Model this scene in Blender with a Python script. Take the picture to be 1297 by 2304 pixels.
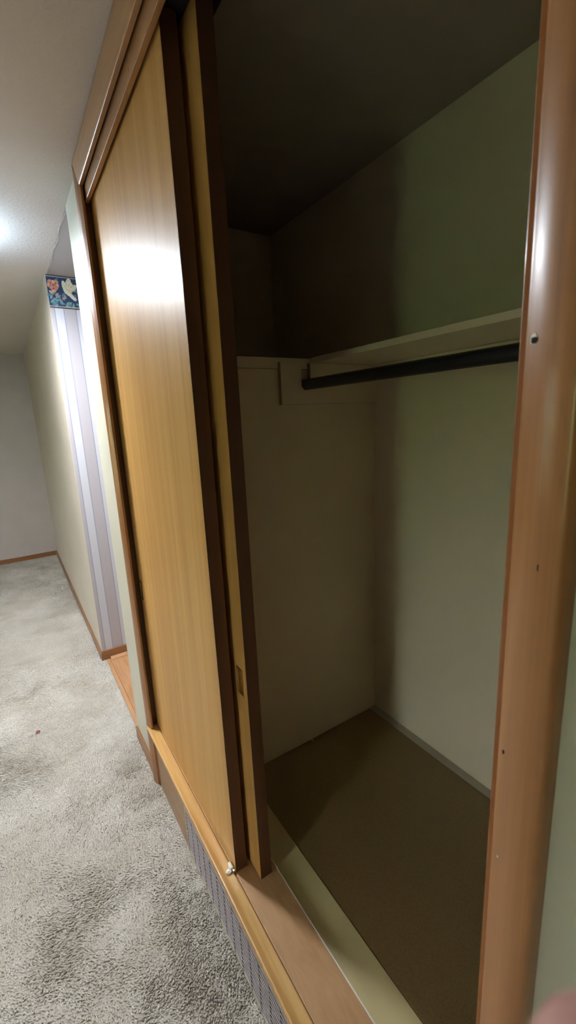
import bpy, bmesh, math, random
import numpy as np
from mathutils import Vector, Matrix

random.seed(7)
rng = np.random.default_rng(7)
for o in list(bpy.data.objects):
    bpy.data.objects.remove(o, do_unlink=True)
SC = bpy.context.scene
COL = SC.collection

# ------------------------------------------------------------------ camera
FPX = 971.175
CAM = Vector((-0.34, 0.0, 1.55))
RW = ((0.8378337, -0.1545096, 0.5236044),
      (-0.5439412, -0.1545625, 0.8247656),
      (-0.0465046, -0.9758264, -0.2135418))      # world <- image (right, down, forward)
cd = bpy.data.cameras.new('camera')
cd.sensor_fit = 'VERTICAL'
cd.sensor_height = 36.0
cd.lens = FPX / 2304.0 * 36.0
cd.clip_start = 0.005
cd.dof.use_dof = True
cd.dof.focus_distance = 1.3
cd.dof.aperture_fstop = 8.5
cam = bpy.data.objects.new('camera', cd)
COL.objects.link(cam)
m = Matrix.Identity(4)
for i in range(3):
    m[i][0] = RW[i][0]; m[i][1] = -RW[i][1]; m[i][2] = -RW[i][2]; m[i][3] = CAM[i]
cam.matrix_world = m
SC.camera = cam

# ------------------------------------------------------------------ world, exposure
LAMP_STRENGTH = 190.0
SKY_STRENGTH = 32.0
w = bpy.data.worlds.new('overcast_sky'); SC.world = w; w.use_nodes = True
bg = w.node_tree.nodes['Background']
bg.inputs[0].default_value = (0.97, 0.98, 1.0, 1); bg.inputs[1].default_value = SKY_STRENGTH
vs = SC.view_settings
vs.view_transform = 'Standard'; vs.look = 'None'; vs.gamma = 1.0; vs.use_curve_mapping = False
vs.exposure = 0.85

# ------------------------------------------------------------------ materials
MATS = {}
def nodes_of(name):
    mt = bpy.data.materials.new(name); mt.use_nodes = True
    nt = mt.node_tree
    return mt, nt, nt.nodes['Principled BSDF']
def N(nt, t, **kw):
    n = nt.nodes.new(t)
    for k, v in kw.items(): setattr(n, k, v)
    return n
def coords(nt, scale, rot=(0, 0, 0)):
    tc = N(nt, 'ShaderNodeTexCoord'); mp = N(nt, 'ShaderNodeMapping')
    mp.inputs['Scale'].default_value = scale; mp.inputs['Rotation'].default_value = rot
    nt.links.new(tc.outputs['Object'], mp.inputs['Vector'])
    return mp.outputs['Vector']
def ramp(nt, fac, stops):
    r = N(nt, 'ShaderNodeValToRGB')
    el = r.color_ramp.elements
    while len(el) < len(stops): el.new(0.5)
    for e, (p, c) in zip(el, stops):
        e.position = p; e.color = (*c, 1)
    nt.links.new(fac, r.inputs['Fac'])
    return r.outputs['Color']
def noise(nt, vec, scale, detail=3, rough=0.55, dist=0.0):
    n = N(nt, 'ShaderNodeTexNoise')
    n.inputs['Scale'].default_value = scale; n.inputs['Detail'].default_value = detail
    n.inputs['Roughness'].default_value = rough; n.inputs['Distortion'].default_value = dist
    nt.links.new(vec, n.inputs['Vector'])
    return n.outputs['Fac']
def bump(nt, bs, h, strength, dist):
    b = N(nt, 'ShaderNodeBump')
    b.inputs['Strength'].default_value = strength; b.inputs['Distance'].default_value = dist
    nt.links.new(h, b.inputs['Height']); nt.links.new(b.outputs['Normal'], bs.inputs['Normal'])
def plain(name, c, rough=0.5, metal=0.0, coat=0.0, spec=0.5):
    mt, nt, bs = nodes_of(name)
    bs.inputs['Base Color'].default_value = (*c, 1); bs.inputs['Roughness'].default_value = rough
    bs.inputs['Metallic'].default_value = metal; bs.inputs['Coat Weight'].default_value = coat
    bs.inputs['Specular IOR Level'].default_value = spec
    MATS[name] = mt; return mt
def paint(name, c, rough=0.5, bscale=220, bstr=0.25, bdist=0.001, var=0.05, spec=0.5):
    mt, nt, bs = nodes_of(name)
    v = coords(nt, (1, 1, 1))
    lo = tuple(x * (1 - var) for x in c); hi = tuple(min(1, x * (1 + var)) for x in c)
    nt.links.new(ramp(nt, noise(nt, v, 2.5, 4), [(0.3, lo), (0.7, hi)]), bs.inputs['Base Color'])
    bs.inputs['Roughness'].default_value = rough
    bs.inputs['Specular IOR Level'].default_value = spec
    bump(nt, bs, noise(nt, v, bscale, 3, 0.6), bstr, bdist)
    MATS[name] = mt; return mt
def wood(name, dark, mid, light, axis, rough=0.3, cross=34.0, along=1.3, coat=0.25, dist=0.6, coat_rough=0.14, bstr=0.06, spec=0.5):
    mt, nt, bs = nodes_of(name)
    s = [cross] * 3; s['xyz'.index(axis)] = along
    v = coords(nt, tuple(s))
    f1 = noise(nt, v, 1.0, 5, 0.62, dist)
    v2 = coords(nt, tuple(q * 0.13 for q in s))
    f2 = noise(nt, v2, 1.0, 3, 0.5, 0.3)
    mx = N(nt, 'ShaderNodeMath', operation='MULTIPLY_ADD')
    nt.links.new(f1, mx.inputs[0]); mx.inputs[1].default_value = 0.5
    ad = N(nt, 'ShaderNodeMath', operation='MULTIPLY'); nt.links.new(f2, ad.inputs[0]); ad.inputs[1].default_value = 0.5
    nt.links.new(ad.outputs[0], mx.inputs[2])
    nt.links.new(ramp(nt, mx.outputs[0], [(0.36, dark), (0.50, mid), (0.64, light)]), bs.inputs['Base Color'])
    bs.inputs['Roughness'].default_value = rough
    bs.inputs['Coat Weight'].default_value = coat; bs.inputs['Coat Roughness'].default_value = coat_rough
    bs.inputs['Specular IOR Level'].default_value = spec
    bump(nt, bs, f1, bstr, 0.001)
    MATS[name] = mt; return mt

wood('door_wood', (0.46, 0.230, 0.062), (0.54, 0.295, 0.088), (0.62, 0.365, 0.125), 'z', 0.44, 26, 0.7, 0.07, coat_rough=0.22, spec=0.12)
wood('edge_wood', (0.075, 0.027, 0.011), (0.100, 0.037, 0.015), (0.13, 0.050, 0.020), 'z', 0.42, 40, 1.0, 0.15)  # darker than the orange brown edges are; their shade is put into the colour
wood('casing_z', (0.23, 0.085, 0.022), (0.345, 0.140, 0.040), (0.44, 0.195, 0.062), 'z', 0.34, 60, 1.2, 0.4, coat_rough=0.2)
wood('jamb_wood', (0.22, 0.065, 0.012), (0.29, 0.090, 0.018), (0.34, 0.115, 0.025), 'z', 0.4, 60, 1.2, 0.2)
wood('casing_y', (0.34, 0.155, 0.052), (0.43, 0.215, 0.078), (0.52, 0.285, 0.110), 'y', 0.38, 60, 1.2, 0.8, coat_rough=0.30)
wood('sill_wood', (0.52, 0.28, 0.085), (0.68, 0.42, 0.15), (0.77, 0.52, 0.22), 'y', 0.38, 45, 1.6, 0.25)
wood('threshold_wood', (0.36, 0.19, 0.08), (0.47, 0.27, 0.125), (0.55, 0.34, 0.165), 'y', 0.5, 16, 4.0, 0.05, dist=2.2)
wood('base_wood', (0.20, 0.090, 0.034), (0.27, 0.125, 0.048), (0.33, 0.160, 0.064), 'y', 0.42, 40, 1.5, 0.15)
wood('base_wood_x', (0.20, 0.085, 0.032), (0.27, 0.120, 0.046), (0.33, 0.150, 0.060), 'x', 0.42, 40, 1.5, 0.15)
wood('plinth_wood', (0.25, 0.135, 0.060), (0.31, 0.175, 0.080), (0.37, 0.215, 0.10), 'y', 0.45, 30, 1.2, 0.15)
wood('plank_wood', (0.36, 0.165, 0.070), (0.50, 0.265, 0.125), (0.58, 0.325, 0.165), 'y', 0.36, 30, 2.2, 0.2, dist=1.6)
paint('room_wall', (0.58, 0.515, 0.425), 0.42, 260, 0.18)
paint('far_wall_paint', (0.54, 0.49, 0.455), 0.5, 260, 0.18)
paint('trim_paint', (0.55, 0.525, 0.42), 0.45, 200, 0.2)
paint('closet_wall', (0.74, 0.66, 0.505), 0.33, 240, 0.22, var=0.03)
paint('closet_panel', (0.76, 0.65, 0.43), 0.38, 200, 0.2, var=0.04)
paint('shelf_paint', (0.78, 0.70, 0.52), 0.36, 160, 0.15)
paint('cut_edge', (0.33, 0.22, 0.12), 0.6, 160, 0.2)
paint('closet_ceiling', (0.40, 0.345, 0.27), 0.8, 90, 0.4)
wood('bounce_cut_wood', (0.16, 0.085, 0.045), (0.20, 0.11, 0.06), (0.24, 0.14, 0.08), 'z', 0.5, 12, 0.7, 0.1)  # dark tone made up to cut bounce light from behind the camera
paint('hall_ceiling', (0.48, 0.45, 0.46), 0.7, 180, 0.2)
paint('strip_paint', (0.68, 0.58, 0.31), 0.34, 180, 0.25, var=0.06)
paint('grey_strip', (0.44, 0.40, 0.31), 0.45, 180, 0.2, var=0.06)
paint('dark_track', (0.018, 0.018, 0.02), 0.5)
plain('rod_black', (0.012, 0.014, 0.017), 0.42)
plain('brass', (0.72, 0.52, 0.26), 0.25, 1.0)
plain('brass_cup', (0.04, 0.022, 0.01), 0.5, 0.3)
plain('white_plastic', (0.74, 0.70, 0.58), 0.35)
plain('steel', (0.55, 0.55, 0.56), 0.3, 1.0)
plain('grille_metal', (0.33, 0.285, 0.275), 0.42, 0.25)
plain('grille_frame', (0.40, 0.34, 0.25), 0.45, 0.2)
plain('void_black', (0.006, 0.006, 0.006), 0.9)
plain('plaster_bead', (0.60, 0.585, 0.58), 0.8)
plain('white_frame', (0.78, 0.77, 0.74), 0.4)
plain('chip_white', (0.78, 0.72, 0.66), 0.6)
plain('crumb_red', (0.30, 0.10, 0.05), 0.8)
plain('crumb_yellow', (0.62, 0.47, 0.10), 0.7)
plain('sleeve', (0.10, 0.11, 0.14), 0.9)
plain('nail', (0.66, 0.40, 0.36), 0.3)

def mk_ceiling():
    mt, nt, bs = nodes_of('ceiling_stipple')
    v = coords(nt, (1, 1, 1))
    bs.inputs['Base Color'].default_value = (0.66, 0.605, 0.57, 1); bs.inputs['Roughness'].default_value = 0.75
    f = noise(nt, v, 70, 4, 0.6)
    r = ramp(nt, f, [(0.52, (0, 0, 0)), (0.72, (1, 1, 1))])
    bump(nt, bs, r, 0.28, 0.004)
    MATS['ceiling_stipple'] = mt
mk_ceiling()
def mk_closet_floor():
    mt, nt, bs = nodes_of('hardboard')
    v = coords(nt, (1, 1, 1))
    f = noise(nt, v, 330, 4, 0.7)
    nt.links.new(ramp(nt, f, [(0.30, (0.17, 0.110, 0.040)), (0.5, (0.235, 0.155, 0.062)), (0.7, (0.29, 0.195, 0.085))]), bs.inputs['Base Color'])
    bs.inputs['Roughness'].default_value = 0.45
    bump(nt, bs, f, 0.1, 0.001)
    MATS['hardboard'] = mt
mk_closet_floor()
def mk_carpet(name, far):
    mt, nt, bs = nodes_of(name)
    v = coords(nt, (1, 1, 1))
    f = noise(nt, v, 3.2, 5, 0.6, 0.6)
    g = noise(nt, v, 150, 2, 0.6)
    mx = N(nt, 'ShaderNodeMath', operation='MULTIPLY_ADD')
    nt.links.new(g, mx.inputs[0]); mx.inputs[1].default_value = 0.35
    ad = N(nt, 'ShaderNodeMath', operation='MULTIPLY'); nt.links.new(f, ad.inputs[0]); ad.inputs[1].default_value = 0.65
    nt.links.new(ad.outputs[0], mx.inputs[2])
    nt.links.new(ramp(nt, mx.outputs[0], [(0.34, (0.49, 0.435, 0.355)), (0.5, (0.60, 0.555, 0.485)), (0.64, (0.69, 0.65, 0.585))]), bs.inputs['Base Color'])
    bs.inputs['Roughness'].default_value = 0.95; bs.inputs['Specular IOR Level'].default_value = 0.1
    bs.inputs['Sheen Weight'].default_value = 0.15
    if far: bump(nt, bs, noise(nt, v, 110, 4, 0.7), 0.9, 0.012)
    MATS[name] = mt
mk_carpet('carpet_base', True); mk_carpet('carpet_tuft', False)
def mk_wallpaper():
    mt, nt, bs = nodes_of('striped_wallpaper')
    tc = N(nt, 'ShaderNodeTexCoord'); sp = N(nt, 'ShaderNodeSeparateXYZ')
    nt.links.new(tc.outputs['Object'], sp.inputs[0])
    a = N(nt, 'ShaderNodeMath', operation='ADD'); nt.links.new(sp.outputs['X'], a.inputs[0]); a.inputs[1].default_value = 10.0 * 0.112 - 0.010
    d = N(nt, 'ShaderNodeMath', operation='DIVIDE'); nt.links.new(a.outputs[0], d.inputs[0]); d.inputs[1].default_value = 0.112
    fr = N(nt, 'ShaderNodeMath', operation='FRACT'); nt.links.new(d.outputs[0], fr.inputs[0])
    r = N(nt, 'ShaderNodeValToRGB'); r.color_ramp.interpolation = 'CONSTANT'
    wh = (0.55, 0.55, 0.60); li = (0.29, 0.32, 0.39); be = (0.43, 0.40, 0.43)
    st = [(0, li), (0.05, wh), (0.43, li), (0.48, be), (0.95, be)]
    el = r.color_ramp.elements
    while len(el) < len(st): el.new(0.5)
    for e, (p, c) in zip(el, st): e.position = p; e.color = (*c, 1)
    nt.links.new(fr.outputs[0], r.inputs['Fac']); nt.links.new(r.outputs['Color'], bs.inputs['Base Color'])
    bs.inputs['Roughness'].default_value = 0.55
    MATS['striped_wallpaper'] = mt
mk_wallpaper()
def mk_emit(name='lamp_glow', k=1.0, col=(0.93, 0.955, 1.0)):
    mt, nt, bs = nodes_of(name)
    bs.inputs['Base Color'].default_value = (0.9, 0.9, 0.9, 1)
    bs.inputs['Emission Color'].default_value = (*col, 1)
    bs.inputs['Emission Strength'].default_value = LAMP_STRENGTH * k
    MATS[name] = mt
mk_emit(); mk_emit('lamp_rim', 0.22, (0.58, 0.80, 1.0))
def mk_glass():
    mt = bpy.data.materials.new('window_glass'); mt.use_nodes = True
    nt = mt.node_tree; nt.nodes.clear()
    out = N(nt, 'ShaderNodeOutputMaterial'); mix = N(nt, 'ShaderNodeMixShader')
    tr = N(nt, 'ShaderNodeBsdfTransparent'); gl = N(nt, 'ShaderNodeBsdfGlossy')
    gl.inputs['Roughness'].default_value = 0.02; tr.inputs['Color'].default_value = (0.93, 0.96, 0.94, 1)
    mix.inputs['Fac'].default_value = 0.06
    nt.links.new(tr.outputs[0], mix.inputs[1]); nt.links.new(gl.outputs[0], mix.inputs[2]); nt.links.new(mix.outputs[0], out.inputs[0])
    MATS['window_glass'] = mt
mk_glass()
def mk_leafy(name, a, b):
    mt, nt, bs = nodes_of(name)
    v = coords(nt, (1, 1, 1))
    nt.links.new(ramp(nt, noise(nt, v, 6, 5), [(0.35, a), (0.65, b)]), bs.inputs['Base Color'])
    bs.inputs['Roughness'].default_value = 0.9
    MATS[name] = mt
mk_leafy('lawn', (0.10, 0.125, 0.06), (0.16, 0.19, 0.105)); mk_leafy('hedge', (0.12, 0.21, 0.065), (0.24, 0.35, 0.125))
def mk_skin():
    mt, nt, bs = nodes_of('skin')
    v = coords(nt, (1, 1, 1))
    nt.links.new(ramp(nt, noise(nt, v, 60, 3), [(0.35, (0.68, 0.36, 0.32)), (0.65, (0.76, 0.45, 0.40))]), bs.inputs['Base Color'])
    bs.inputs['Roughness'].default_value = 0.5
    bs.inputs['Subsurface Weight'].default_value = 0.15; bs.inputs['Subsurface Radius'].default_value = (0.004, 0.0015, 0.001)
    MATS['skin'] = mt
mk_skin()

# ------------------------------------------------------------------ mesh helpers
class MB:
    def __init__(s): s.v = []; s.f = []; s.mi = []
    def add(s, vs, fs, mi=0):
        o = len(s.v); s.v += [tuple(p) for p in vs]
        for f in fs: s.f.append(tuple(o + i for i in f)); s.mi.append(mi)
        return s
    def box(s, x0, x1, y0, y1, z0, z1, mi=0):
        vs = [(x, y, z) for x in (x0, x1) for y in (y0, y1) for z in (z0, z1)]
        return s.add(vs, [(0, 1, 3, 2), (4, 6, 7, 5), (0, 4, 5, 1), (2, 3, 7, 6), (0, 2, 6, 4), (1, 5, 7, 3)], mi)
    def prism(s, poly, axis, a, b, mi=0):
        # poly in the two other axes (cyclic order kept: x->(y,z), y->(x,z), z->(x,y))
        def P(p, t):
            if axis == 'x': return (t, p[0], p[1])
            if axis == 'y': return (p[0], t, p[1])
            return (p[0], p[1], t)
        n = len(poly)
        vs = [P(p, a) for p in poly] + [P(p, b) for p in poly]
        fs = [tuple(range(n)), tuple(range(2 * n - 1, n - 1, -1))]
        fs += [(i, i + n, (i + 1) % n + n, (i + 1) % n) for i in range(n)]
        return s.add(vs, fs, mi)
    def tube(s, axis, a, b, c, r, n=24, mi=0):
        return s.prism([(c[0] + r * math.cos(t * 2 * math.pi / n), c[1] + r * math.sin(t * 2 * math.pi / n)) for t in range(n)], axis, a, b, mi)
def base_of(mb):
    a = np.array(mb.v)
    lo, hi = a.min(0), a.max(0)
    return Vector(((lo[0] + hi[0]) / 2, (lo[1] + hi[1]) / 2, lo[2]))
def obj(name, mb, mat, parent=None, bevel=0.0, smooth=False, recalc=True, seg=2):
    if isinstance(mat, str): mat = [mat]
    me = bpy.data.meshes.new(name)
    org = Vector(parent.matrix_world.translation) if parent is not None else Vector((0, 0, 0))
    me.from_pydata([(p[0] - org.x, p[1] - org.y, p[2] - org.z) for p in mb.v], [], mb.f)
    for k in mat: me.materials.append(MATS[k])
    for p, mi in zip(me.polygons, mb.mi): p.material_index = mi
    if recalc:
        bm = bmesh.new(); bm.from_mesh(me); bmesh.ops.recalc_face_normals(bm, faces=bm.faces); bm.to_mesh(me); bm.free()
    if smooth:
        for p in me.polygons: p.use_smooth = True
        if smooth == 'auto': me.set_sharp_from_angle(angle=math.radians(32))
    o = bpy.data.objects.new(name, me); COL.objects.link(o)
    if parent is not None:
        o.parent = parent
    if bevel:
        md = o.modifiers.new('bevel', 'BEVEL'); md.width = bevel; md.segments = seg; md.limit_method = 'ANGLE'; md.angle_limit = math.radians(40)
        md.harden_normals = False
    return o
WORLD = {}
def thing(name, label, cat, loc, group=None):
    o = bpy.data.objects.new(name, None); COL.objects.link(o)
    o.location = loc; o.empty_display_size = 0.04
    o.matrix_world = Matrix.Translation(loc)
    o['label'] = label; o['category'] = cat
    if group: o['group'] = group
    return o
def tag(o, label, cat, group=None, kind=None):
    o['label'] = label; o['category'] = cat
    if group: o['group'] = group
    if kind: o['kind'] = kind
    return o
def struct(name, mb, mat, label, cat, bevel=0.0, **k):
    return tag(obj(name, mb, mat, None, bevel, **k), label, cat, kind='structure')

# ------------------------------------------------------------------ key dimensions (metres)
CEIL = 2.40
XB = 0.872            # closet back wall
YE = 1.256            # face of the boxed-in chase inside the closet
YT = 1.955            # closet end wall above the chase
YN = -0.70            # closet near end wall
ZS = 0.28             # sill / threshold top
ZF = 0.268            # closet floor
YJ = 1.715            # left jamb
YR = 0.195            # right jamb
YW = 2.056            # end of the closet wall at the hall
YH = 2.95             # striped hall wall
XF = -0.010           # plane of the wall past the hall
YFAR = 6.0
XL = -3.20            # wall opposite
YB = -2.2

# ------------------------------------------------------------------ room shell
fl = struct('floor', MB().box(XL, 0.006, YB, YFAR, -0.08, -0.0015).box(0.006, 0.13, YB, YW - 0.10, -0.08, -0.0015), 'carpet_base', 'pale greige carpeted floor of the room', 'floor')
struct('ceiling', MB().box(XL, 0.0, YB, YFAR, CEIL, CEIL + 0.08), 'ceiling_stipple', 'pale stippled ceiling over the carpeted room', 'ceiling')
struct('ceiling_hall', MB().box(0.0, 1.7, YW - 0.101, YH, CEIL, CEIL + 0.08), 'hall_ceiling', 'smooth grey ceiling over the hall opening', 'ceiling')
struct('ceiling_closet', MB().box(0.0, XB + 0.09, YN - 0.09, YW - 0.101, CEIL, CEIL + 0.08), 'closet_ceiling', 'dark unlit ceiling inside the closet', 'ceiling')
wr = MB()
wr.box(0.0, 0.127, YJ + 0.018, YW, 0.0, CEIL)                 # strip beside the hall
wr.box(0.0, 0.127, YB, YR - 0.018, 0.0, CEIL)                 # right of the opening
wr.box(0.012, 0.127, YR - 0.018, YJ + 0.018, 2.335, CEIL)     # above
wr.box(0.022, 0.127, YR - 0.018, YJ + 0.018, 0.0, ZS - 0.021) # below the threshold
struct('wall_right', wr, 'trim_paint', 'cream painted wall that holds the sliding door closet', 'wall')
wf = MB()
wf.box(XF, 0.10, YH + 0.001, YFAR, -0.02, CEIL)
struct('wall_right_far', wf, 'room_wall', 'beige side wall running on past the hall opening', 'wall')
struct('wall_far', MB().box(XL, XF, YFAR, YFAR + 0.1, -0.02, CEIL), 'far_wall_paint', 'plain beige wall at the far end of the carpet', 'wall')
struct('wall_back', MB().box(XL, 0.0, YB - 0.1, YB, -0.02, CEIL), 'bounce_cut_wood', 'unseen wall behind the camera, made dark to cut bounce light', 'wall')
WY0, WY1, WZ0, WZ1 = -0.36, 0.08, 0.80, 1.80
VY0, VY1 = 3.8, 4.25
wl = MB()
wl.box(XL - 0.1, XL, YB, WY0, -0.02, CEIL); wl.box(XL - 0.1, XL, WY1, VY0, -0.02, CEIL); wl.box(XL - 0.1, XL, VY1, YFAR, -0.02, CEIL)
for a, b in ((WY0, WY1), (VY0, VY1)):
    wl.box(XL - 0.1, XL, a, b, -0.02, WZ0); wl.box(XL - 0.1, XL, a, b, WZ1, CEIL)
struct('wall_left', wl, 'room_wall', 'beige wall with a window opposite the closet', 'wall')
# hall
wh_ = struct('wall_hall', MB().box(0.10, 1.7, YH + 0.0012, YH + 0.1, -0.02, CEIL).box(XF + 0.002, 0.10, YH, YH + 0.0008, 0.0, CEIL).box(0.10, 1.7, YH, YH + 0.0012, 0.0, CEIL), 'striped_wallpaper',
             'white and lavender striped wallpaper wall in the hall', 'wall')
struct('wall_hall_end', MB().box(1.7, 1.8, YT, YH + 0.1, -0.02, CEIL), 'room_wall', 'plain wall closing the end of the hall', 'wall')
# closet shell
struct('wall_closet_back', MB().box(XB, XB + 0.09, YN - 0.09, YT, 0.0, CEIL), 'closet_wall', 'cream back wall of the closet in half shade', 'wall')
struct('wall_closet_end', MB().box(0.127, 1.7, YT, YW, 0.0, CEIL), 'closet_wall', 'dark upper end wall of the closet above the boxed chase', 'wall')
struct('wall_closet_near', MB().box(0.127, XB, YN - 0.09, YN, 0.0, CEIL), 'closet_wall', 'hidden near end wall of the closet', 'wall')
ch = struct('wall_chase', MB().box(0.127, XB, YE, YT, 0.0, 1.706), 'closet_panel', 'tan boxed-in panel wall below shelf height in the closet', 'wall')
obj('top_board', MB().box(0.127, XB, YE - 0.002, YT, 1.7075, 1.742), 'closet_panel', ch, 0.001)

# closet floor
cf = struct('floor_closet', MB().box(0.127, XB, YN, YE, ZF - 0.06, ZF - 0.006), 'void_black', 'brown hardboard floor inside the closet', 'floor')
obj('floor_panel', MB().box(0.2185, XB - 0.034, YN, YE - 0.002, ZF - 0.006, ZF), 'hardboard', cf, 0.0008)
obj('painted_strip', MB().box(0.1295, 0.217, YN, YE - 0.004, ZF - 0.006, ZF + 0.001), 'strip_paint', cf, 0.0008)['label'] = 'yellowish cream painted strip behind the threshold'
obj('edge_strip', MB().box(XB - 0.033, XB, YN, YE - 0.001, ZF - 0.006, ZF + 0.001), 'grey_strip', cf, 0.0008)['label'] = 'grey strip along the back wall'

# hall floor of planks
fh = struct('floor_hall', MB().box(0.006, 1.7, YW - 0.10, YH, -0.08, -0.012), 'void_black', 'orange brown wood plank floor in the hall', 'floor')
px = 0.007
pw = [0.024, 0.108] + [0.108] * 14
for k, wdt in enumerate(pw):
    x1 = min(px + wdt, 1.699)
    if x1 - px < 0.02: break
    b = MB().box(px, x1 - 0.0016, YW + 0.001, YH - 0.001, -0.012, -0.0015 if k else 0.001)
    o = obj('plank', b, 'plank_wood', fh, 0.001)
    px = x1
q = [(YH - 0.001, -0.001), (YH - 0.001, 0.016), (YH - 0.010, 0.014), (YH - 0.024, 0.004), (YH - 0.026, -0.001)]
struct('trim_1', MB().prism([(a - 0.012, b) for a, b in q], 'x', 0.035, 1.69), 'plank_wood', 'light shoe moulding along the striped hall wall', 'trim')

# baseboards
struct('baseboard_hall', MB().box(XF - 0.004, 1.69, YH - 0.012, YH - 0.0002, -0.001, 0.066), 'base_wood_x', 'brown baseboard under the striped wallpaper', 'baseboard', 0.002)
struct('baseboard_right_far', MB().box(XF - 0.011, XF - 0.0002, YH - 0.010, YFAR - 0.012, -0.008, 0.052), 'base_wood', 'brown baseboard along the beige wall past the hall', 'baseboard', 0.002)
struct('baseboard_far', MB().box(XL, XF - 0.0005, YFAR - 0.011, YFAR - 0.0002, -0.008, 0.055), 'base_wood_x', 'brown baseboard along the far wall', 'baseboard', 0.002)
struct('baseboard_right', MB().box(-0.011, -0.0002, YJ + 0.021, YW - 0.002, -0.008, 0.062), 'base_wood', 'short brown baseboard between closet and hall', 'baseboard', 0.002)
struct('baseboard_right_near', MB().box(-0.011, -0.0002, YB, 0.138, -0.008, 0.062), 'base_wood', 'brown baseboard right of the closet', 'baseboard', 0.002)

# rough plaster seam where room ceiling meets hall ceiling
sm = MB(); n = 90; ring = []
for i in range(n + 1):
    y = YW + 0.004 + (YH - YW - 0.008) * i / n
    x = 0.003 + 0.004 * math.sin(i * 0.21) + rng.normal(0, 0.0013)
    r = max(0.0005, 0.0014 + rng.normal(0, 0.0009))
    ring.append([(x - r * 1.3, y, CEIL + 0.0005), (x, y, CEIL - r), (x + r * 1.3, y, CEIL + 0.0005)])
for i in range(n):
    a, b = ring[i], ring[i + 1]
    sm.add(a + b, [(0, 1, 4, 3), (1, 2, 5, 4)])
struct('trim_2', sm, 'plaster_bead', 'rough cracked plaster line across the ceiling at the hall', 'trim', smooth=True)

# ------------------------------------------------------------------ wallpaper border print
for nm, c in dict(b_navy=(0.022, 0.055, 0.13), b_dark=(0.035, 0.04, 0.055), b_tan=(0.50, 0.38, 0.32), b_pink=(0.60, 0.27, 0.19), b_peach=(0.70, 0.43, 0.30),
                  b_rose=(0.36, 0.075, 0.09), b_cream=(0.78, 0.72, 0.55), b_shade=(0.55, 0.45, 0.24), b_teal=(0.10, 0.22, 0.26), b_leaf=(0.18, 0.34, 0.31), b_blue=(0.22, 0.33, 0.43), b_white=(0.82, 0.78, 0.70)).items():
    plain(nm, c, 0.5)
BM = ['b_navy', 'b_dark', 'b_tan', 'b_pink', 'b_peach', 'b_rose', 'b_cream', 'b_shade', 'b_teal', 'b_leaf', 'b_blue', 'b_white']
BZ0, BZ1, BU = 2.226, 2.3995, 0.168
bd = obj('wallpaper_border', MB().box(XF + 0.002, 1.69, YH - 0.0010, YH - 0.0002, BZ0, BZ1), 'b_navy', wh_)
bd['label'] = 'navy wallpaper border printed with pink and cream flowers'
pr = MB()
lay = [0]
def blob(u, v, ru, rv, ang, mi, u0=0.0, pts=9, pinch=0.0):
    lay[0] += 1
    y = YH - 0.00105 - 0.000012 * lay[0]
    cx, cz = XF + 0.002 + u * BU + u0, BZ0 + v * (BZ1 - BZ0)
    ca, sa = math.cos(ang), math.sin(ang); vs_ = []
    for i in range(pts):
        t = 2 * math.pi * i / pts
        a_ = math.cos(t) * ru; b_ = math.sin(t) * rv * (1 - pinch * math.cos(t))
        vs_.append((cx + a_ * ca - b_ * sa, y, cz + a_ * sa + b_ * ca))
    pr.add(vs_, [tuple(range(pts))], mi)
def band(v0, v1, mi):
    lay[0] += 1
    y = YH - 0.00105 - 0.000012 * lay[0]
    h = BZ1 - BZ0
    pr.add([(XF + 0.002, y, BZ0 + v0 * h), (1.69, y, BZ0 + v0 * h), (1.69, y, BZ0 + v1 * h), (XF + 0.002, y, BZ0 + v1 * h)], [(0, 1, 2, 3)], mi)
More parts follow.
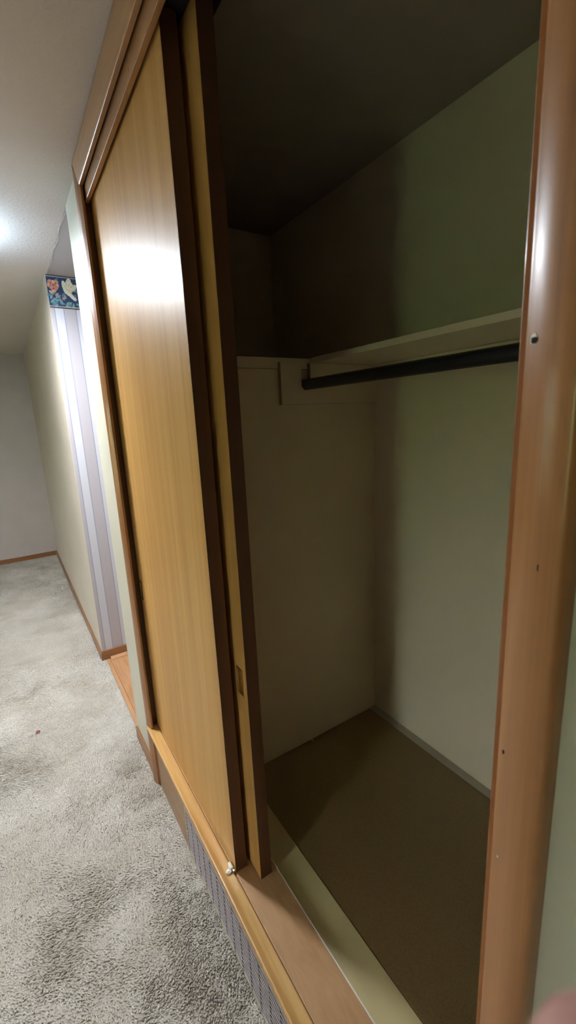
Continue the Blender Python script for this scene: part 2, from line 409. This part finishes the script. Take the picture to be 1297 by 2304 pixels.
for rep in range(4):
    lay[0] = rep * 0
    U0 = rep * 0.30
    lv = [(.12, .22, .8, 9), (.22, .26, -.3, 9), (.30, .36, .5, 10), (.38, .20, -1.1, 10), (.06, .40, .3, 8), (.55, .12, 1.2, 9), (.62, .18, .2, 9), (.74, .10, 1.4, 9),
          (.86, .62, 1.1, 9), (.92, .15, -.2, 9), (.30, .86, .8, 8), (.12, .48, -.4, 10), (.18, .12, .1, 8), (.48, .44, .9, 8), (.80, .42, .4, 8), (.99, .78, 1.0, 8), (1.15, .5, .6, 9), (1.3, .2, -.5, 10), (1.45, .6, .9, 9), (1.6, .3, .2, 9)]
    for (u, v, a, c_) in lv:
        blob(u + .03, v - .05, 0.016, 0.0062, a + .9, 8 if c_ != 8 else 10, U0, 8, .35)
    for (u, v, a, c_) in lv:
        blob(u, v, 0.0165, 0.0064, a, c_, U0, 8, .35); blob(u, v, 0.012, 0.0010, a, 8, U0, 6)
    # pink rose
    for k in range(8):
        a = k * 0.785; rr = 1 + .22 * math.sin(k * 2.3)
        blob(.19 + .125 * rr * math.cos(a), .69 + .135 * rr * math.sin(a), 0.0140, 0.0098, a + 1.57, 5, U0)
        blob(.19 + .13 * rr * math.cos(a), .69 + .14 * rr * math.sin(a), 0.0122, 0.0080, a + 1.57, 3 if k % 2 else 4, U0)
    for k in range(5):
        a = k * 1.257 + .4; blob(.19 + .045 * math.cos(a), .69 + .05 * math.sin(a), 0.0102, 0.0072, a + 1.57, 5, U0); blob(.19 + .05 * math.cos(a), .69 + .055 * math.sin(a), 0.0085, 0.0055, a + 1.57, 4 if k % 2 else 3, U0)
    blob(.19, .70, .004, .006, .3, 5, U0); blob(.27, .42, .012, .006, .6, 3, U0); blob(.10, .47, .011, .006, -.5, 4, U0)
    # cream tulip
    for (u, v, a, ru, rv) in [(.66, .68, 1.1, .033, .026), (.54, .70, 1.8, .030, .014), (.79, .66, .7, .028, .014), (.68, .84, 1.3, .019, .014), (.62, .53, -.95, .030, .017), (.74, .38, -.9, .024, .010)]:
        blob(u, v, ru, rv, a, 6, U0, 12, .2)
    for (u, v, a) in [(.60, .76, 1.3), (.68, .74, 1.0), (.76, .70, .7), (.76, .58, .2), (.64, .58, -.4), (.56, .66, 1.8), (.70, .50, -.6), (.66, .88, .4)]: blob(u, v, .012, .0016, a, 7, U0)
    # small flowers
    for (u, v, c_, r) in [(.46, .31, 3, .006), (.82, .31, 11, .006), (.97, .33, 11, .006), (.92, .52, 5, .006), (1.5, .35, 3, .006), (1.25, .66, 4, .012), (1.42, .3, 11, .006)]:
        for k in range(5):
            a = k * 1.257; blob(u + r * 1.0 / BU * math.cos(a), v + r / .172 * math.sin(a), r * .75, r * .5, a, c_, U0, 7)
        blob(u, v, r * .4, r * .4, 0, 7, U0, 6)
lay[0] = 90
for v0, v1, mi in [(.0, .028, 1), (.034, .062, 2), (.945, .972, 2), (.976, 1.0, 1)]: band(v0, v1, mi)
obj('floral_print', pr, BM, bd, recalc=False)

# ------------------------------------------------------------------ closet opening: jambs, casings, sill
def casing_poly(outer, inner):
    # cross-section (position along wall, x): thick rounded outer edge, thin inner edge
    s = 1 if inner > outer else -1
    wd = abs(inner - outer)
    pts = [(0, 0.0), (0, -0.014), (0.0022, -0.0172), (0.006, -0.0185), (0.014, -0.0182), (wd * .6, -0.0150), (wd - .006, -0.0100), (wd - .0016, -0.0082), (wd, -0.0062), (wd, 0.0)]
    out = [pts[0], pts[1]]
    P = np.array(pts[1:-1])
    for i in range(len(P) - 1):
        p0, p1, p2, p3 = P[max(i - 1, 0)], P[i], P[i + 1], P[min(i + 2, len(P) - 1)]
        for t in (0.25, 0.5, 0.75, 1.0):
            out.append(tuple(0.5 * (2 * p1 + (p2 - p0) * t + (2 * p0 - 5 * p1 + 4 * p2 - p3) * t * t + (3 * p1 - p0 - 3 * p2 + p3) * t ** 3)))
    out.append(pts[-1])
    return [(outer + s * a, b) for a, b in out]
cz = 'casing_z'
lp = [(x, y) for y, x in casing_poly(1.735, 1.690)]
rp = [(x, y) for y, x in casing_poly(0.140, 0.187)]
def mitre_casing(poly, z0, ztop_outer, ztop_inner, outer, inner):
    mb = MB(); n = len(poly)
    top = [(x, y, ztop_outer + (ztop_inner - ztop_outer) * abs(y - outer) / abs(inner - outer)) for x, y in poly]
    bot = [(x, y, z0) for x, y in poly]
    mb.add(bot + top, [tuple(range(n)), tuple(range(2 * n - 1, n - 1, -1))] + [(i, i + n, (i + 1) % n + n, (i + 1) % n) for i in range(n)])
    return mb
HO, HI = 2.398, 2.322
lc = struct('trim_3', mitre_casing(lp, ZS + .004, HO - 0.0, HI, 1.735, 1.690), cz, 'brown wood casing down the far side of the closet doors', 'trim', smooth='auto')
lpost = struct('trim_4', mitre_casing(lp, -0.008, ZS - .022, ZS - .022, 1.735, 1.690), cz, 'short brown wood post under the far end of the sill', 'trim', smooth='auto')
rc = struct('trim_5', mitre_casing(rp, -0.008, HO, HI, 0.140, 0.187), cz, 'glossy brown wood casing at the right side of the closet', 'trim', smooth='auto')
# header casing, mitred to both sides
hp = [(x, HO - a) for a, x in ((0, 0), (0, -.0150), (.0012, -.0166), (.003, -.0172), (.006, -.0172), (.030, -.0160), (.060, -.0138), (.073, -.0126), (.0765, -.0118), (.0785, -.0102), (.0785, 0))]
hm = MB(); n = len(hp)
def yl(z): return 1.690 + (1.735 - 1.690) * (z - HI) / (HO - HI)
def yr(z): return 0.187 - (0.187 - 0.140) * (z - HI) / (HO - HI)
hm.add([(x, yr(z), z) for x, z in hp] + [(x, yl(z), z) for x, z in hp],
       [tuple(range(n)), tuple(range(2 * n - 1, n - 1, -1))] + [(i, i + n, (i + 1) % n + n, (i + 1) % n) for i in range(n)])
struct('trim_6', hm, 'casing_y', 'orange brown wood casing across the top of the closet against the ceiling', 'trim', smooth='auto')
# fascia board hiding the track
fa = struct('trim_7', MB().box(0.005, 0.018, YR + .0005, YJ - .0005, 2.279, 2.334), 'casing_y', 'narrow wood fascia board below the top casing hiding the track', 'trim', 0.0015)
for yy, zz in ((1.46, 2.294), (1.10, 2.296), (0.72, 2.295)):
    o = obj('nail_head', MB().tube('x', 0.0040, 0.0052, (yy, zz), 0.0028, 12), 'casing_y', fa)
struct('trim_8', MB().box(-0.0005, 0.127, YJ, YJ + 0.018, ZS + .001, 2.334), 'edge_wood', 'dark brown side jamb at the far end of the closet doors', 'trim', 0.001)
struct('trim_9', MB().box(-0.0005, 0.127, YR - 0.018, YR, ZS + .001, 2.334), 'jamb_wood', 'narrow brown side jamb behind the right casing', 'trim', 0.001)
struct('trim_10', MB().box(0.019, 0.127, YR + .0005, YJ - .0005, 2.318, 2.334), 'dark_track', 'dark head jamb with door track at the top of the closet', 'trim')
# sill: casing stock laid flat, slightly dished
sp_ = [(-0.0185, 0.2630), (-0.0195, 0.2805), (-0.0192, 0.2818), (-0.0182, 0.2826), (-0.0165, 0.2828), (-0.012, 0.2820), (-0.006, 0.2808), (0.002, 0.2800), (0.010, 0.2799), (0.016, 0.2802), (0.0190, 0.2800), (0.0206, 0.2790), (0.0212, 0.2775), (0.0212, 0.2590), (-0.016, 0.2590)]
sl = struct('trim_11', MB().prism(sp_, 'y', 0.142, 1.738), 'sill_wood', 'light orange wood sill strip in front of the sliding doors', 'trim', smooth='auto')
struct('trim_12', MB().box(0.0222, 0.1262, YR, YJ, ZS - 0.020, ZS), 'threshold_wood', 'worn tan wood threshold board under the sliding doors', 'trim', 0.001)
struct('trim_13', MB().box(0.1264, 0.1292, YR, YE - 0.004, ZS - 0.012, ZS + 0.0012), 'chip_white', 'thin pale edge line between threshold and closet floor', 'trim')
# chips, nails and screw holes on the right casing
def casing_x(y):
    P = rp
    for (xa, ya), (xb, yb) in zip(P[1:-2], P[2:-1]):
        if min(ya, yb) <= y <= max(ya, yb): return xa + (xb - xa) * (y - ya) / (yb - ya)
    return -0.017
def speck(parent, name, y, z, ry, rz, mat, lift=0.0006, pts=9, jag=0.25):
    b = MB(); pl = []
    for i in range(pts):
        t = 2 * math.pi * i / pts; k = 1 + rng.uniform(-jag, jag)
        pl.append((y + ry * k * math.cos(t), z + rz * k * math.sin(t)))
    vs_ = [(casing_x(a) - lift, a, c) for a, c in pl]
    b.add(vs_ + [(x + 0.002, a, c) for x, a, c in vs_], [tuple(range(pts))] + [(i, i + pts, (i + 1) % pts + pts, (i + 1) % pts) for i in range(pts)])
    return obj(name, b, mat, parent)
speck(rc, 'chipped_rim', 0.1785, 1.5970, 0.0036, 0.0048, 'chip_white', 0.0004)
speck(rc, 'screw_hole', 0.1780, 1.5960, 0.0026, 0.0024, 'void_black', 0.0008)
speck(rc, 'nail_hole', 0.1800, 1.2500, 0.0010, 0.0024, 'void_black', 0.0005)
speck(rc, 'paint_chip', 0.1780, 1.1370, 0.0008, 0.0012, 'chip_white', 0.0004)
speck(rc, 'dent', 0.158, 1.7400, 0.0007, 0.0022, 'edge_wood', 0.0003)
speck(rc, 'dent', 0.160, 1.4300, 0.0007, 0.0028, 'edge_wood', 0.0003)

# ------------------------------------------------------------------ sliding doors
def door(name, label, x0, x1, y0, y1, z0, z1, pull_y, pull_z, pull_side):
    root = thing(name, label, 'sliding door', Vector(((x0 + x1) / 2, (y0 + y1) / 2, z0)))
    root['kind'] = 'structure'
    a, b_, c, d = pull_y - .0175, pull_y + .0175, pull_z - .038, pull_z + .038
    mb = MB()
    ys = [y0, a, b_, y1]; zs_ = [z0, c, d, z1]; dp = 0.011
    idx = {}; vs_ = []
    for i, y in enumerate(ys):
        for j, z in enumerate(zs_): idx[i, j] = len(vs_); vs_.append((x0, y, z))
    fs = [(idx[i, j], idx[i + 1, j], idx[i + 1, j + 1], idx[i, j + 1]) for i in range(3) for j in range(3) if (i, j) != (1, 1)]
    mb.add(vs_, fs, 0)
    # pocket
    pk = [(x0, a, c), (x0, b_, c), (x0, b_, d), (x0, a, d)]
    mb.add(pk + [(x0 + dp, p[1], p[2]) for p in pk], [(0, 1, 5, 4), (1, 2, 6, 5), (2, 3, 7, 6), (3, 0, 4, 7), (4, 5, 6, 7)], 0)
    # back, edges
    co = [(x0, y0, z0), (x0, y1, z0), (x0, y1, z1), (x0, y0, z1)]
    mb.add(co + [(x1, p[1], p[2]) for p in co], [(4, 5, 6, 7), (0, 1, 5, 4), (1, 2, 6, 5), (2, 3, 7, 6)], 0)
    o = obj('panel', mb, 'door_wood', root, recalc=False)
    bm = bmesh.new(); bm.from_mesh(o.data); bmesh.ops.remove_doubles(bm, verts=bm.verts, dist=1e-5); bmesh.ops.recalc_face_normals(bm, faces=bm.faces); bm.to_mesh(o.data); bm.free()
    obj('edge_strip', MB().box(x0 + .0004, x1, y0 - 0.0016, y0 + 0.0, z0, z1), 'edge_wood', root, 0.0005)['label'] = 'door edge with shade painted into its colour'
    # recessed pull
    pl = MB()
    e = .0045
    for (p, q_, r, s_) in ((a - .001, a + e, c - .001, d + .001), (b_ - e, b_ + .001, c - .001, d + .001)): pl.box(x0 - .0012, x0 + .001, p, q_, r, s_)
    pl.box(x0 - .0012, x0 + .001, a + e, b_ - e, c - .001, c + e); pl.box(x0 - .0012, x0 + .001, a + e, b_ - e, d - e, d + .001)
    p = obj('finger_pull', pl, 'brass', root, 0.0008); p['label'] = 'recessed brass finger pull'
    cu = MB(); cu.box(x0 + dp - .002, x0 + dp - .0005, a + .001, b_ - .001, c + .001, d - .001)
    obj('cup', cu, 'brass_cup', p)
    sc = MB(); sc.tube('x', x0 - .0005, x0 + dp - .002, (pull_y, c + .010), .0042, 14)
    obj('screw_post', sc, 'brass', p)
    return root
door('door_1', 'front sliding closet door of honey brown wood, hiding half the closet', 0.024, 0.059, 0.944, YJ - 0.0015, ZS + 0.002, 2.316, 1.690, 0.905, 1)
door('door_2', 'rear sliding closet door slid behind the front one, showing a narrow strip', 0.074, 0.109, 0.886, 1.660, ZS + 0.002, 2.316, 0.920, 0.890, 1)

# small plastic guide screwed to the sill
g = thing('door_guide', 'small white plastic door guide screwed to the sill at the front door corner', 'door guide', Vector((0.010, 0.957, ZS + .0005)))
gb = MB(); pl = []
for i in range(18):
    t = 2 * math.pi * i / 18; pl.append((0.008 + 0.0095 * math.cos(t) , 0.957 + 0.0075 * math.sin(t)))
gb.prism(pl, 'z', ZS - .0005, ZS + .0062)
obj('base', gb, 'white_plastic', g, 0.0015, seg=3)
obj('tongue', MB().box(0.0130, 0.0215, 0.953, 0.975, ZS - .0005, ZS + .014), 'white_plastic', g, 0.002, seg=3)
obj('clip', MB().box(0.0165, 0.0225, 0.944, 0.951, ZS - .0005, ZS + .010), 'steel', g, 0.001)
obj('screw', MB().tube('z', ZS + .006, ZS + .0076, (0.006, 0.957), .0034, 14), 'steel', g, 0.0005)

# ------------------------------------------------------------------ plinth and vent grille below the sill
GY0, GY1, GZ0, GZ1 = 0.300, 1.330, 0.001, 0.196
pn = MB()
pn.box(0.0, 0.0218, GY1 + .001, YJ + .017, -0.008, 0.2585)
pn.box(0.0, 0.0218, YR - .017, GY0 - .001, -0.008, 0.2585)
pn.box(0.0, 0.0218, GY0 - .001, GY1 + .001, GZ1 + .001, 0.2585)
struct('trim_14', pn, 'plinth_wood', 'plain brown plinth board between the sill and the carpet', 'trim')
gr = thing('vent_grille', 'long grey metal vent grille below the sill with thin louvres', 'vent', Vector((0.01, (GY0 + GY1) / 2, GZ0)))
fr = MB()
fr.box(-0.003, 0.012, GY1 - 0.012, GY1, GZ0, GZ1); fr.box(-0.003, 0.012, GY0, GY0 + 0.012, GZ0, GZ1)
fr.box(-0.003, 0.012, GY0 + .012, GY1 - .012, GZ0, GZ0 + 0.008); fr.box(-0.003, 0.012, GY0 + .012, GY1 - .012, GZ1 - 0.006, GZ1)
obj('frame', fr, 'grille_frame', gr, 0.0008)
obj('backing', MB().box(0.0200, 0.0216, GY0, GY1, GZ0, GZ1), 'void_black', gr)
ns = 11; z0 = GZ0 + 0.010; step = (GZ1 - 0.008 - z0) / ns
first = None
for k in range(ns):
    zc = z0 + (k + 0.5) * step
    if first is None:
        sb = MB(); t = 0.0009
        zt = zc + 0.004
        sb.prism([(-0.0032, zt), (-0.0007, zt), (0.0090, zt - 0.0105), (0.0078, zt - 0.0115), (-0.0016, zt - 0.0016), (-0.0032, zt - 0.0014)], 'y', GY0 + .012, GY1 - .012)
        first = obj('slat', sb, 'grille_metal', gr)
        zf0 = zc
    else:
        c_ = first.copy(); COL.objects.link(c_); c_.parent = gr; c_.location = first.location + Vector((0, 0, zc - zf0))
bar = None; yb0 = GY1 - 0.012 - 0.0535
y = yb0
while y > GY0 + .03:
    if bar is None:
        bar = obj('divider_bar', MB().box(-0.0026, 0.0040, y - .0020, y + .0020, GZ0 + .008, GZ1 - .006), 'grille_metal', gr)
    else:
        c_ = bar.copy(); COL.objects.link(c_); c_.parent = gr; c_.location = bar.location + Vector((0, y - yb0, 0))
    y -= 0.0535

# ------------------------------------------------------------------ shelf, cleats, rod
SF, SZ0, SZ1 = 0.575, 1.727, 1.745
sh = thing('closet_shelf', 'cream painted shelf board above the dark rod in the closet', 'shelf', Vector(((SF + XB) / 2, 0.3, SZ0)))
obj('board', MB().box(SF + .001, XB - .0005, YN + .001, YE - 0.0028, SZ0, SZ1), 'shelf_paint', sh, 0.0012)
cl = thing('shelf_cleat', 'thin cream cleat strip on the back wall under the shelf', 'cleat', Vector((XB - .01, 0.3, 1.668)))
obj('strip', MB().box(XB - 0.0185, XB - .0004, YN + .001, YE - 0.020, 1.668, SZ0 - .0006), 'shelf_paint', cl, 0.0012)
RX, RZ, RR = 0.543, 1.656, 0.0178
sup = thing('rod_support', 'notched tan board on the chase wall that carries the rod end', 'rod support', Vector((0.66, YE - .009, 1.592)))
pts = [(0.443, 1.592), (XB - .001, 1.592), (XB - .001, SZ0 - .001), (RX + RR + .0008, SZ0 - .001)]
for i in range(13):
    t = -math.pi * i / 12
    pts.append((RX + (RR + .0008) * math.cos(t), RZ + (RR + .0008) * math.sin(t)))
pts += [(RX - RR - .0008, SZ0 - .001), (0.443, SZ0 - .001)]
# split to keep faces simple: left block, right block, lower block with round notch
sb = MB(); n = len(pts); ya, yb = YE - 0.0185, YE - .0006
sb.add([(a, ya, b) for a, b in pts] + [(a, yb, b) for a, b in pts], [tuple(range(n)), tuple(range(2 * n - 1, n - 1, -1))] , 0)
sb.add([(a, ya, b) for a, b in pts] + [(a, yb, b) for a, b in pts], [(i, i + n, (i + 1) % n + n, (i + 1) % n) for i in range(n)], 1)
obj('board', sb, ['closet_panel', 'cut_edge'], sup, recalc=False)
rod = thing('closet_rod', 'dark round clothes rod hanging under the closet shelf', 'clothes rod', Vector((RX, 0.3, RZ - RR)))
rb = MB(); rb.tube('y', YN + .001, YE - 0.003, (RX, RZ), RR, 40)
o = obj('pole', rb, 'rod_black', rod, 0.001)
for p in o.data.polygons: p.use_smooth = len(p.vertices) == 4

# ------------------------------------------------------------------ carpet pile
def vnoise(x, y, s, seed):
    r_ = np.random.default_rng(seed).random((64, 64))
    fx, fy = x / s, y / s
    ix, iy = np.floor(fx).astype(int), np.floor(fy).astype(int)
    tx, ty = fx - ix, fy - iy
    tx = tx * tx * (3 - 2 * tx); ty = ty * ty * (3 - 2 * ty)
    g_ = lambda a, b: r_[a % 64, b % 64]
    return (g_(ix, iy) * (1 - tx) + g_(ix + 1, iy) * tx) * (1 - ty) + (g_(ix, iy + 1) * (1 - tx) + g_(ix + 1, iy + 1) * tx) * ty
def tufts(x0, x1, y0, y1, sp, h, wd):
    gx, gy = np.meshgrid(np.arange(x0, x1, sp), np.arange(y0, y1, sp))
    x = gx.ravel() + rng.uniform(-.45, .45, gx.size) * sp; y = gy.ravel() + rng.uniform(-.45, .45, gx.size) * sp
    x = np.minimum(x, 0.002)
    k = len(x)
    ang = 2.2 + 5.0 * (vnoise(x, y, 0.45, 3) - .5) + 2.4 * (vnoise(x, y, 0.11, 4) - .5) + rng.normal(0, .55, k)
    lean = (0.55 + 0.9 * vnoise(x, y, 0.32, 5) + 0.35 * vnoise(x, y, 0.05, 8)) * h * 0.75
    hh = h * (0.80 + 0.36 * vnoise(x, y, 0.022, 6) + rng.normal(0, .08, k))
    dx, dy = np.cos(ang) * lean, np.sin(ang) * lean
    # keep tufts out of the walls
    lim = np.where(y > YH, XF - .012, np.where((y > YW) & (y < YH), 0.008, -0.0035))
    V = np.zeros((k, 7, 3)); a0 = rng.uniform(0, 6.28, k); w_ = wd * rng.uniform(.8, 1.25, k)
    for i in range(3):
        a = a0 + i * 2.094
        V[:, i, 0] = x + np.cos(a) * w_ * .55; V[:, i, 1] = y + np.sin(a) * w_ * .55; V[:, i, 2] = -0.0095
        V[:, 3 + i, 0] = x + dx * .45 + np.cos(a + .5) * w_ * .62; V[:, 3 + i, 1] = y + dy * .45 + np.sin(a + .5) * w_ * .62; V[:, 3 + i, 2] = -0.0095 + hh * .66
    V[:, 6, 0] = x + dx; V[:, 6, 1] = y + dy; V[:, 6, 2] = -0.0095 + hh
    V[:, :, 0] = np.minimum(V[:, :, 0], lim[:, None])
    base = (np.arange(k) * 7)[:, None]
    T = np.array([(0, 1, 4), (0, 4, 3), (1, 2, 5), (1, 5, 4), (2, 0, 3), (2, 3, 5), (3, 4, 6), (4, 5, 6), (5, 3, 6)])
    F = (base[:, :, None] + T[None]).reshape(-1, 3)
    return V.reshape(-1, 3), F
parts = [tufts(-1.5, 0.004, 0.10, 2.4, 0.0047, 0.0130, 0.0054), tufts(-1.5, 0.004, 2.4, YFAR - .01, 0.0090, 0.0125, 0.0105)]
VV, FF, off = [], [], 0
for v_, f_ in parts:
    VV.append(v_); FF.append(f_ + off); off += len(v_)
VV = np.concatenate(VV); FF = np.concatenate(FF)
me = bpy.data.meshes.new('carpet_pile')
me.vertices.add(len(VV)); me.vertices.foreach_set('co', VV.ravel().astype(np.float32))
me.loops.add(FF.size); me.loops.foreach_set('vertex_index', FF.ravel().astype(np.int32))
me.polygons.add(len(FF)); me.polygons.foreach_set('loop_start', np.arange(0, FF.size, 3, dtype=np.int32))
me.update(calc_edges=True); me.validate()
me.polygons.foreach_set('use_smooth', np.ones(len(FF), dtype=bool))
me.materials.append(MATS['carpet_tuft'])
o = bpy.data.objects.new('carpet_pile', me); COL.objects.link(o); o.parent = fl
o['kind'] = 'stuff'; o['label'] = 'soft greige carpet pile with swept tracks'

# crumbs
def crumb(name, x, y, z, s, mat, label):
    bm = bmesh.new(); bmesh.ops.create_icosphere(bm, subdivisions=2, radius=s)
    for v in bm.verts: v.co *= 1 + rng.uniform(-.35, .35); v.co.z *= .5
    me = bpy.data.meshes.new(name); bm.to_mesh(me); bm.free(); me.materials.append(MATS[mat])
    o = bpy.data.objects.new(name, me); COL.objects.link(o); o.location = (x, y, z + s * .4)
    return tag(o, label, 'crumb')
crumb('crumb', -0.432, 2.400, 0.002, 0.009, 'crumb_red', 'small reddish crumb lying on the carpet')
crumb('crumb', 0.515, YE - 0.010, ZF, 0.006, 'crumb_yellow', 'tiny yellow crumb on the closet floor by the chase wall')

# ------------------------------------------------------------------ ceiling lamp out of frame
LX, LY, LZ = -0.51, 2.42, CEIL - 0.045
la = thing('ceiling_lamp', 'round flush ceiling lamp with a glowing white diffuser', 'lamp', Vector((LX, LY, LZ - .068)))
def lathe(prof, n=40):
    mb = MB(); vs_ = []; fs = []
    for r_, z in prof:
        for i in range(n):
            t = 2 * math.pi * i / n; vs_.append((LX + r_ * math.cos(t), LY + r_ * math.sin(t), z))
    for j in range(len(prof) - 1):
        for i in range(n): fs.append((j * n + i, j * n + (i + 1) % n, (j + 1) * n + (i + 1) % n, (j + 1) * n + i))
    return mb.add(vs_, fs)
obj('base_plate', lathe([(0.001, CEIL), (0.06, CEIL), (0.06, CEIL - .02), (0.02, CEIL - .026), (0.02, LZ - .03), (0.001, LZ - .03)]), 'white_frame', la)
obj('rim', lathe([(0.020, LZ - .030), (0.128, LZ - .034), (0.132, LZ - .050), (0.124, LZ - .060)]), 'lamp_rim', la, smooth=True)
obj('diffuser', lathe([(0.123, LZ - .056), (0.10, LZ - .062), (0.05, LZ - .066), (0.001, LZ - .068)]), 'lamp_glow', la, smooth=True)

# ------------------------------------------------------------------ window opposite, and an unseen window added for fill light
for wname, wlabel, A0, A1 in (('window_1', 'white framed window opposite the closet', WY0, WY1), ('fill_window', 'unseen window added in the left wall to brighten the far end', VY0, VY1)):
    wn = thing(wname, wlabel, 'window', Vector((XL - .05, (A0 + A1) / 2, WZ0)))
    wn['kind'] = 'structure'
    wfm = MB(); e = 0.04
    wfm.box(XL - .07, XL + .015, A0, A0 + e, WZ0, WZ1); wfm.box(XL - .07, XL + .015, A1 - e, A1, WZ0, WZ1)
    wfm.box(XL - .07, XL + .015, A0 + e, A1 - e, WZ0, WZ0 + e); wfm.box(XL - .07, XL + .015, A0 + e, A1 - e, WZ1 - e, WZ1)
    obj('window_frame', wfm, 'white_frame', wn, 0.002)
    obj('mullion', MB().box(XL - .06, XL - .02, (A0 + A1) / 2 - .012, (A0 + A1) / 2 + .012, WZ0 + e, WZ1 - e), 'white_frame', wn, 0.002)
    for a, b_ in ((A0 + e, (A0 + A1) / 2 - .012), ((A0 + A1) / 2 + .012, A1 - e)):
        obj('pane', MB().box(XL - .045, XL - .041, a, b_, WZ0 + e, WZ1 - e), 'window_glass', wn)
    obj('window_sill', MB().box(XL - .0, XL + .05, A0 - .05, A1 + .05, WZ0 - .025, WZ0 - .001), 'white_frame', wn, 0.003)

# garden seen by the light through the window
tag(obj('lawn', MB().box(-30, XL - .3, -20, 18, -0.9, -0.6), 'lawn'), 'green lawn outside the window', 'lawn', kind='structure')
hb = MB(); n = 40
bm = bmesh.new()
bmesh.ops.create_grid(bm, x_segments=60, y_segments=12, size=0.5)
for v in bm.verts:
    u, t = v.co.x, v.co.y
    v.co = Vector((-9.5 + .5 * rng.random() - .9 * max(0, t), u * 22, -0.6 + (t + .5) * 2.3 + .3 * rng.random()))
me = bpy.data.meshes.new('hedge'); bm.to_mesh(me); bm.free(); me.materials.append(MATS['hedge'])
hd = bpy.data.objects.new('hedge', me); COL.objects.link(hd)
sd = hd.modifiers.new('thick', 'SOLIDIFY'); sd.thickness = 0.8; sd.offset = 1
tag(hd, 'leafy green hedge beyond the lawn outside the window', 'hedge')

# ------------------------------------------------------------------ photographer's hand at the lower right corner
def at_pixel(pxl, depth):
    a = ((pxl[0] - 648.5) * depth / FPX, (pxl[1] - 1152) * depth / FPX, depth)
    return CAM + Vector([sum(RW[i][j] * a[j] for j in range(3)) for i in range(3)])
TIP = at_pixel((1388, 2478), 0.047)
hand = thing('person', 'hand of the photographer with one pink fingertip blurred at the lower right corner', 'person', Vector((TIP.x - .01, TIP.y - .10, TIP.z - .30)))
def skin(name, verts, edges, radii, parent, mat, root, sub=2):
    me = bpy.data.meshes.new(name); org = parent.matrix_world.translation
    me.from_pydata([Vector(v) - org for v in verts], edges, [])
    o = bpy.data.objects.new(name, me); COL.objects.link(o); o.parent = parent
    sk = o.modifiers.new('skin', 'SKIN'); sk.use_smooth_shade = True
    if not me.skin_vertices: me.skin_vertices.new()
    for i, sv in enumerate(me.skin_vertices[0].data):
        sv.radius = (radii[i], radii[i]) if not isinstance(radii[i], tuple) else radii[i]; sv.use_root = (i in root)
    sb = o.modifiers.new('sub', 'SUBSURF'); sb.levels = sub; sb.render_levels = sub
    me.materials.append(MATS[mat])
    return o
T = TIP
hv, he, hr, roots = [], [], [], []
def island(pts, rad):
    roots.append(len(hv))
    for k, (p, r_) in enumerate(zip(pts, rad)):
        hv.append(T + Vector(p)); hr.append(r_)
        if k: he.append((len(hv) - 2, len(hv) - 1))
# forearm, wrist and palm
island([(-.055, -.235, -.345), (-.030, -.160, -.262), (-.008, -.105, -.190), (.010, -.076, -.136), (.014, -.054, -.100)], [.036, .029, .023, .026, .019])
island([(-.008, -.108, -.192), (.030, -.082, -.142), (.040, -.060, -.108)], [.021, .024, .017])
# index finger pointing up, three fingers curled towards the phone, thumb out to the side
island([(.008, -.062, -.112), (.005, -.040, -.082), (.005, -.022, -.048), (.003, -.008, -.024), (0, 0, -.004), (0, .001, .0075)], [.0125, .0122, .0112, .0106, .0108, .0082])
for dx, ln in ((.026, 1.0), (.045, .94), (.063, .78)):
    b0 = Vector((dx, -.052, -.098 - .08 * (dx - .026)))
    island([b0 + Vector((-.006, -.020, -.022)), b0, b0 + Vector((.004, .032, .014)) * ln, b0 + Vector((.003, .046, -.008)) * ln, b0 + Vector((.000, .036, -.027)) * ln, b0 + Vector((-.002, .028, -.032)) * ln], [.0118, .0112, .0102, .0096, .0088, .0068])
island([(.000, -.080, -.146), (-.030, -.066, -.128), (-.048, -.044, -.106), (-.052, -.024, -.092), (-.052, -.016, -.087)], [.017, .0145, .0120, .0102, .0078])
skin('hand', hv, he, hr, hand, 'skin', roots)
cuff = [T + Vector((-.034, -.172, -.276)), T + Vector((-.058, -.245, -.356)), T + Vector((-.095, -.340, -.46))]
skin('sleeve', cuff, [(0, 1), (1, 2)], [.043, .052, .060], hand, 'sleeve', [0], 2)
nl = MB(); c0 = T + Vector((.0085, .0, -.008))
pl = [(c0.x + 0.0006 - .0016 * abs(math.cos(t * .5236)), c0.y + .0052 * math.cos(t * .5236), c0.z + .0062 * math.sin(t * .5236)) for t in range(12)]
nl.add(pl + [(a - .002, b, c) for a, b, c in pl], [tuple(range(12))] + [(i, (i + 1) % 12, (i + 1) % 12 + 12, i + 12) for i in range(12)])
obj('fingernail', nl, 'nail', hand)
